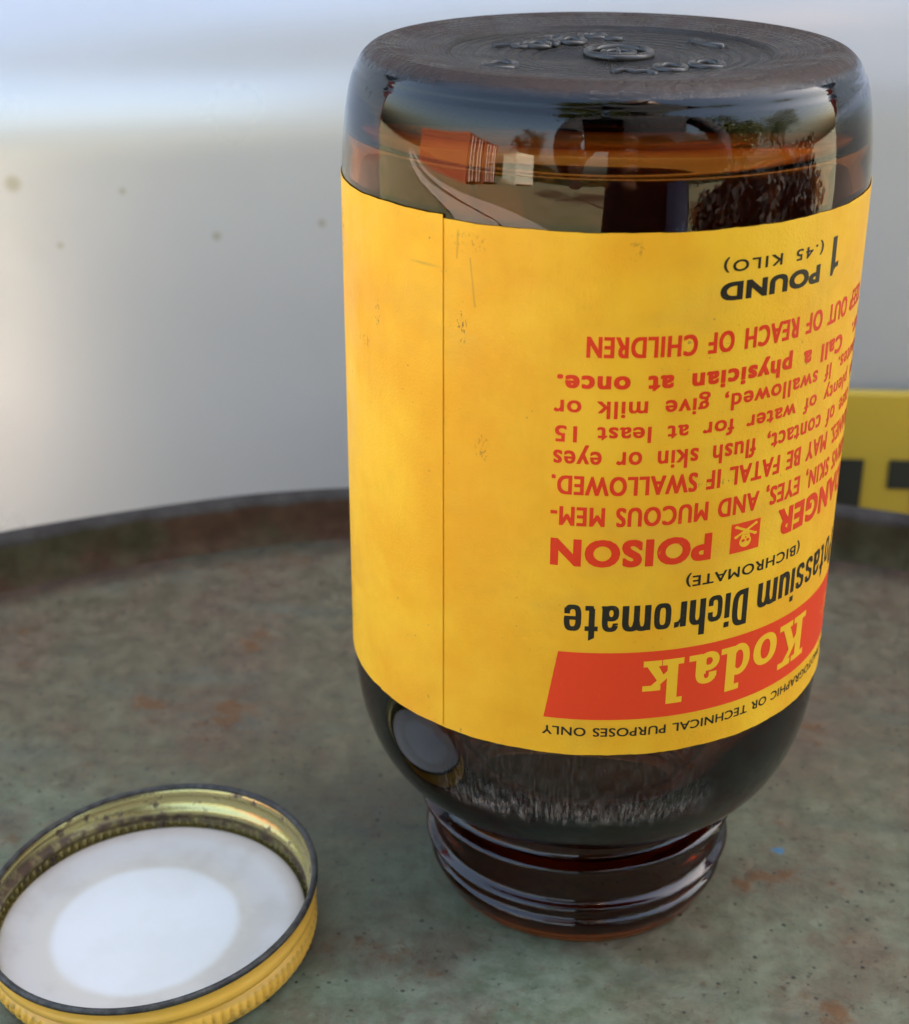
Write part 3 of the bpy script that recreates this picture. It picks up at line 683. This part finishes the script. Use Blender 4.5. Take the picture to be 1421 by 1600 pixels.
m = MB(); m.add([(-.62, .060, 1.26), (.70, .060, 1.26), (.64, .128, 2.05), (-.56, .128, 2.05), (-.62, .12, 1.26), (.70, .12, 1.26), (.64, .19, 2.05), (-.56, .19, 2.05)],
      [(0, 1, 2, 3), (4, 7, 6, 5), (0, 4, 5, 1), (1, 5, 6, 2), (2, 6, 7, 3), (3, 7, 4, 0)]); m.obj('rear_window', van_glass, van)
m = MB(); m.box(-.80, -.03, .36, .88, .05, .50); bp = m.obj('bumper', bumper_mat, van)
bv = bp.modifiers.new('bevel', 'BEVEL'); bv.width = .012; bv.segments = 3
for x in (-.78, .76):
    m = MB(); m.box(x, -.006+.05, 1.02, x+.10, .06+.05, 1.3); o = m.obj('rear_lamp', lampred, van)
for x in (-.80, .68):
    for y in (.75, 3.4):
        m = MB(); m.tube([(x, y, .33), (x+.20, y, .33)], .33, 28); w = m.obj('wheel', rubber, van)
        m = MB(); m.tube([(x-.004, y, .33), (x+.204, y, .33)], .20, 24); m.obj('hub', steel, w)
# plate: part of the van; two characters in view
plate_z = LID+.385*S
m = MB(); PX0, PX1 = 1.55*S, 7.2*S; m.box(PX0, -.008, plate_z-2.75*S, PX1, -.0035, plate_z); pl = m.obj('number_plate', plate_y, van)
bv = pl.modifiers.new('bevel', 'BEVEL'); bv.width = .0012; bv.segments = 2
pl.rotation_euler = (0, 0, 0)
def char(polys):
    m = MB()
    for k, (x0, z0, x1, z1) in enumerate(polys):
        m.box(x0*S, -.0087-.0001*k, LID+z0*S, x1*S, -.0081, LID+z1*S)
    return m.obj('plate_character', plate_k, pl)
zt_ = -.155
char([(1.70, zt_-1.85, 1.88, zt_), (2.06, zt_-1.85, 2.275, zt_), (1.88, zt_-1.04, 2.06, zt_-.82)])
char([(2.47, zt_-.235, 3.10, zt_), (2.69, zt_-1.85, 2.90, zt_-.235)])

# ---------------------------------------------------------------- what the glass reflects: the yard behind the camera
def container(loc, rz, L_, mat, label, W_=2.44, H_=2.6):
    c_ = empty('shipping_container', loc, label, 'container', 'shipping containers standing in the yard', rz)
    m = MB(); m.box(0, .06, .12, L_, W_-.06, H_-.03); m.obj('core', mat, c_)
    m = MB()
    nb_ = int(L_/.28)
    for i in range(nb_):
        x = .1+i*(L_-.2)/nb_
        for y in (.0, W_-.06): m.box(x, y, .2, x+.14, y+.06, H_-.12)
    o = m.obj('corrugation', mat, c_); o['kind'] = 'stuff'
    m = MB()
    for x in (0, L_-.14):
        for y in (-.01, W_-.13): m.box(x-.01, y, 0, x+.15, y+.14, H_)
    for z in (.0, H_-.14):
        for y in (-.005, W_-.115): m.box(.15, y, z+.01, L_-.15, y+.12, z+.13)
    m.obj('frame', mat, c_)
    for k in range(2):
        m = MB(); m.box(-.05, .15+k*(W_/2-.13), .16, -.005, .15+k*(W_/2-.13)+W_/2-.18, H_-.16); dr = m.obj('door', mat, c_)
        for b_ in range(2):
            y = .15+k*(W_/2-.13)+.28+b_*.45
            m = MB(); m.tube([(-.09, y, .15), (-.09, y, H_-.15)], .045, 6); m.obj('locking_bar', cont_bar, dr)
        for zz in (.8, 1.1, 1.7):
            m = MB(); m.box(-.11, .3+k*(W_/2-.13), zz, -.08, .3+k*(W_/2-.13)+.75, zz+.07); m.obj('handle', cont_bar, dr)
    return c_
ax = math.atan2(.3, -.95)
container((-9.4, -5.4, 0), ax, 12.0, cont_red, 'rust red shipping container nearest the track, reflected in the bottle glass')
container((-10.15, -7.9, 0), ax, 12.0, cont_red, 'second rust red shipping container, reflected beside the first')
container((-10.4, -13.3, 0), math.atan2(-.5, -.86), 6.0, cont_pale, 'pale green shipping container beyond the rust red ones')

def tree(name, loc, h, cr, n_leaf, label, matl, seed, cat='tree', trunk=.12, spread=1.0, low=.35, lsz=.09):
    rnd = random.Random(seed); tr = empty(name, loc, label, cat, 'trees and hedges round the yard')
    m = MB(); tips = []
    top = h*.55
    m.tube([(0, 0, -.1), (.05, .02, top*.5), (-.02, .05, top)], [trunk, trunk*.8, trunk*.6], 8)
    for i in range(11):
        a = i*2.4+rnd.random(); z0_ = top*rnd.uniform(low, 1.0); L_ = cr*rnd.uniform(.6, 1.0)*spread
        p0 = Vector((0, 0, z0_)); p1 = p0+Vector((math.cos(a)*L_*.5, math.sin(a)*L_*.5, L_*.45)); p2 = p1+Vector((math.cos(a+.3)*L_*.5, math.sin(a+.3)*L_*.5, L_*.35))
        m.tube([p0, p1, p2], [trunk*.45, trunk*.28, trunk*.1], 6); tips += [p1, p2, (p1+p2)/2]
        for _ in range(3):
            b = a+rnd.uniform(-1, 1); p3 = p1+Vector((math.cos(b), math.sin(b), rnd.uniform(.2, .9)))*L_*.4; m.tube([p1, p3], [trunk*.2, trunk*.06], 5); tips.append(p3)
    m.obj('trunk', bark, tr, True)
    V = []; Fc = []
    cl = [q_+Vector((rnd.gauss(0, .25), rnd.gauss(0, .25), rnd.gauss(0, .2)))*cr*.4 for q_ in tips for _ in range(2)]
    for i in range(n_leaf):
        c_ = rnd.choice(cl)+Vector((rnd.gauss(0, 1), rnd.gauss(0, 1), rnd.gauss(0, .8)))*cr*.13
        u = Vector((rnd.gauss(0, 1), rnd.gauss(0, 1), rnd.gauss(0, 1))).normalized(); w_ = u.orthogonal().normalized(); k = len(V)
        V += [tuple(c_+u*lsz), tuple(c_+w_*lsz*.5), tuple(c_-u*lsz), tuple(c_-w_*lsz*.5)]; Fc.append((k, k+1, k+2, k+3))
    mk('crown', V, Fc, matl, tr); return tr
tree('tree', (.2, -7.2, 0), 9.5, 3.4, 9000, 'tall tree with high crown directly behind the photographer', leaf, 21, trunk=.2, low=.80, lsz=.16)  # added out of view: its crown darkens the sky mirrored above the crease
tree('tree', (6.2, -4.2, 0), 4.6, 2.0, 5200, 'spreading tree with yellow green leaves right of the yard, reflected in the glass', leaf, 4)
tree('tree', (11.5, -2.6, 0), 6.5, 2.6, 5200, 'taller green tree at the right end of the yard', leaf, 9)
tree('tree', (-16, -24, 0), 8, 3.6, 4500, 'broad dark tree far behind the pale container', leaf_d, 12, lsz=.16)
tree('tree', (14, -19, 0), 8, 3.8, 4500, 'dark tree far off behind the photographer', leaf_d, 15, lsz=.16)
def bush(loc, r, h, n, label, seed):  # added foliage, only to darken the ground reflected on the glass's right
    rnd = random.Random(seed); b = empty('bush', loc, label, 'bush', 'added dark bushes right of the drum, darkening the reflection'); V = []; Fc = []
    for i in range(n):
        d_ = Vector((rnd.gauss(0, 1), rnd.gauss(0, 1), rnd.gauss(0, 1))).normalized()*rnd.uniform(.6, 1.0)
        lump = 1+.25*math.sin(d_.x*5+seed)*math.cos(d_.y*6)
        c_ = Vector((d_.x*r*lump, d_.y*r*lump, h*.5+d_.z*h*.5*lump)); u = Vector((rnd.gauss(0, 1), rnd.gauss(0, 1), rnd.gauss(0, 1))).normalized()*.07; w_ = u.orthogonal()*.6; k = len(V)
        V += [tuple(c_+u), tuple(c_+w_), tuple(c_-u), tuple(c_-w_)]; Fc.append((k, k+1, k+2, k+3))
    mk('foliage', V, Fc, leaf_dd, b)
    m = MB()
    for i in range(7):
        a = i*.9; m.tube([(0, 0, -.05), (math.cos(a)*r*.3, math.sin(a)*r*.3, h*.4), (math.cos(a)*r*.6, math.sin(a)*r*.6, h*.8)], [.03, .02, .008], 6)
    m.obj('stem', bark, b); return b
bush((2.7, -.55, 0), .95, 1.05, 4200, 'added dark bush at the right end, beside the van, darkening the reflection', 1)
bush((2.3, -1.75, 0), .75, .95, 3600, 'middle one of the three added dark bushes, darkening the reflected ground', 2)
bush((3.9, -2.3, 0), 1.0, 1.1, 3600, 'farthest of the added dark bushes, behind the other two', 5)
V = []; Fc = []; rnd = random.Random(8)
for i in range(9000):
    a = R(rnd.uniform(-60, 95)); r = 34+rnd.gauss(0, 1.2); hh = 1.9+.8*math.sin(a*9)+.4*math.sin(a*23)
    c_ = Vector((math.sin(a)*r, -math.cos(a)*r, rnd.uniform(0, hh))); u = Vector((rnd.gauss(0, 1), rnd.gauss(0, 1), rnd.gauss(0, 1))).normalized()*.38; w_ = u.orthogonal().normalized()*.28; k = len(V)
    V += [tuple(c_+u), tuple(c_+w_), tuple(c_-u), tuple(c_-w_)]; Fc.append((k, k+1, k+2, k+3))
hd = mk('hedge', V, Fc, leaf_d); hd['kind'] = 'stuff'; hd['label'] = 'far dark hedge closing off the yard behind the camera'; hd['category'] = 'hedge'

# phone and the person holding it
CAMW = Vector(cam.location)
M3 = Matrix((RX, UY, -F)).transposed()
m = MB()
PW, PH = .037, .074
ph = mk('phone', *(lambda b: (b.v, b.f))((lambda b: (b.box(-PW, -PH+.055, .004, PW, PH+.010, .012), b)[1])(MB())), phone_m)
ph.matrix_world = Matrix.Translation(CAMW) @ M3.to_4x4()
bv = ph.modifiers.new('bevel', 'BEVEL'); bv.width = .003; bv.segments = 3
ph['label'] = 'black phone held up by the person in front of the drum'; ph['category'] = 'phone'

per = empty('person', (.15, -.52, 0), 'person in dark jacket and blue shirt holding a phone, seen only as a reflection', 'person')
def skin_body(name, pts, edges, rads, mat, parent, lv=2):
    me = bpy.data.meshes.new(name); me.from_pydata(pts, edges, []); o = bpy.data.objects.new(name, me); link(o, parent)
    me.materials.append(mat)
    sm = o.modifiers.new('skin', 'SKIN'); sm.use_smooth_shade = True; sm.use_x_symmetry = False
    if not me.skin_vertices: 
        me.attributes  # layer is created by the modifier's data below
    bm = bmesh.new(); bm.from_mesh(me); lay = bm.verts.layers.skin.verify(); bm.verts.ensure_lookup_table()
    for v, r_ in zip(bm.verts, rads):
        v[lay].radius = (r_, r_) if not isinstance(r_, tuple) else r_
    bm.verts[0][lay].use_root = True
    bm.to_mesh(me); bm.free()
    ss = o.modifiers.new('subsurf', 'SUBSURF'); ss.levels = lv; ss.render_levels = lv
    return o
# local frame: facing +y (towards the drum); hands hold the phone at (x-.13, y+.72)
hx, hy, hz = CAMW.x-.15, CAMW.y+.52-.01, CAMW.z-.03
P = [(0, 0, .93), (0, -.01, 1.08), (0, -.01, 1.25), (0, 0, 1.40), (0, .01, 1.49), (0, .04, 1.56), (0, .05, 1.66), (0, .04, 1.72)]
Rr_ = [(.17, .12), (.155, .11), (.175, .12), (.14, .09), (.055, .055), (.062, .075), (.078, .095), (.055, .07)]
E_ = [(i, i+1) for i in range(7)]
def limb(start, pts, rads):
    k = start
    for q_, r_ in zip(pts, rads): P.append(q_); Rr_.append(r_); E_.append((k, len(P)-1)); k = len(P)-1
    return k
limb(3, [(-.17, 0, 1.41), (-.27, .03, 1.24), (-.27, .12, 1.08), ((-.27+hx-.05)/2, (hy+.12)/2+.0, (1.08+hz)/2), (hx-.055, hy-.02, hz-.01)], [.062, .052, .043, .036, .028])
limb(3, [(.17, 0, 1.41), (.27, .03, 1.24), (.27, .12, 1.08), ((.27+hx+.05)/2, (hy+.12)/2+.0, (1.08+hz)/2), (hx+.055, hy-.02, hz-.01)], [.062, .052, .043, .036, .028])
for s_ in (-1, 1): limb(0, [(.095*s_, 0, .84), (.11*s_, .02, .48), (.11*s_, -.02, .10), (.12*s_, .10, .045)], [.095, .066, .045, .042])
body = skin_body('body', P, E_, Rr_, jacket, per)
for s_ in (-1, 1):
    hb = Vector((hx+.055*s_, hy-.015, hz))
    for k in range(4):
        z_ = .030-.020*k; L_ = (.9, 1, .95, .8)[k]
        a0 = hb+Vector((.004*s_, -.01, z_)); pts = [a0, a0+Vector((.002*s_, .022*L_, .002)), a0+Vector((-.010*s_, .036*L_, .002)), a0+Vector((-.024*s_, .034*L_, .001))]
        skin_body('finger', [tuple(q_) for q_ in pts], [(0, 1), (1, 2), (2, 3)], [.0095, .0085, .008, .0065], skin_m, per, 1)
    a0 = hb+Vector((0, -.012, .0)); pts = [a0, a0+Vector((-.018*s_, -.018, .018)), a0+Vector((-.034*s_, -.014, .026))]
    skin_body('thumb', [tuple(q_) for q_ in pts], [(0, 1), (1, 2)], [.012, .010, .008], skin_m, per, 1)
m = MB(); 
def ell(c, r, n1=14, n2=18, sq=1.0):
    v = []; f = []
    for i in range(n1+1):
        a = math.pi*i/n1
        for k in range(n2):
            b = 2*math.pi*k/n2; v.append((c[0]+r[0]*math.sin(a)*math.cos(b), c[1]+r[1]*math.sin(a)*math.sin(b), c[2]+r[2]*math.cos(a)))
    for i in range(n1):
        for k in range(n2): f.append((i*n2+k, (i+1)*n2+k, (i+1)*n2+(k+1) % n2, i*n2+(k+1) % n2))
    return v, f
m.add(*ell((0, .062, 1.635), (.074, .088, .108))); m.add(*ell((0, .155, 1.62), (.014, .018, .022)))
for s_ in (-1, 1): m.add(*ell((.074*s_, .055, 1.635), (.012, .02, .03)))
hdm = m.obj('face', skin_m, per, True)
m = MB(); m.add(*ell((0, .035, 1.675), (.084, .096, .095))); m.obj('hair', hair_m, per, True)
eye_m = flat('eye_white', (.6, .6, .58), .3)
for s_ in (-1, 1): m = MB(); m.add(*ell((.028*s_, .142, 1.645), (.012, .008, .008))); m.obj('eye', eye_m, per, True)
m = MB(); m.add([(.03, .118, 1.06), (.09, .112, 1.06), (.10, .140, .90), (.035, .140, .90), (.03, .03, 1.06), (.09, .03, 1.06), (.10, .05, .90), (.035, .05, .90)],
                [(3, 2, 1, 0), (4, 5, 6, 7), (0, 1, 5, 4), (1, 2, 6, 5), (2, 3, 7, 6), (3, 0, 4, 7)]); so = m.obj('shirt', shirt, per)
bv = so.modifiers.new('bevel', 'BEVEL'); bv.width = .02; bv.segments = 3
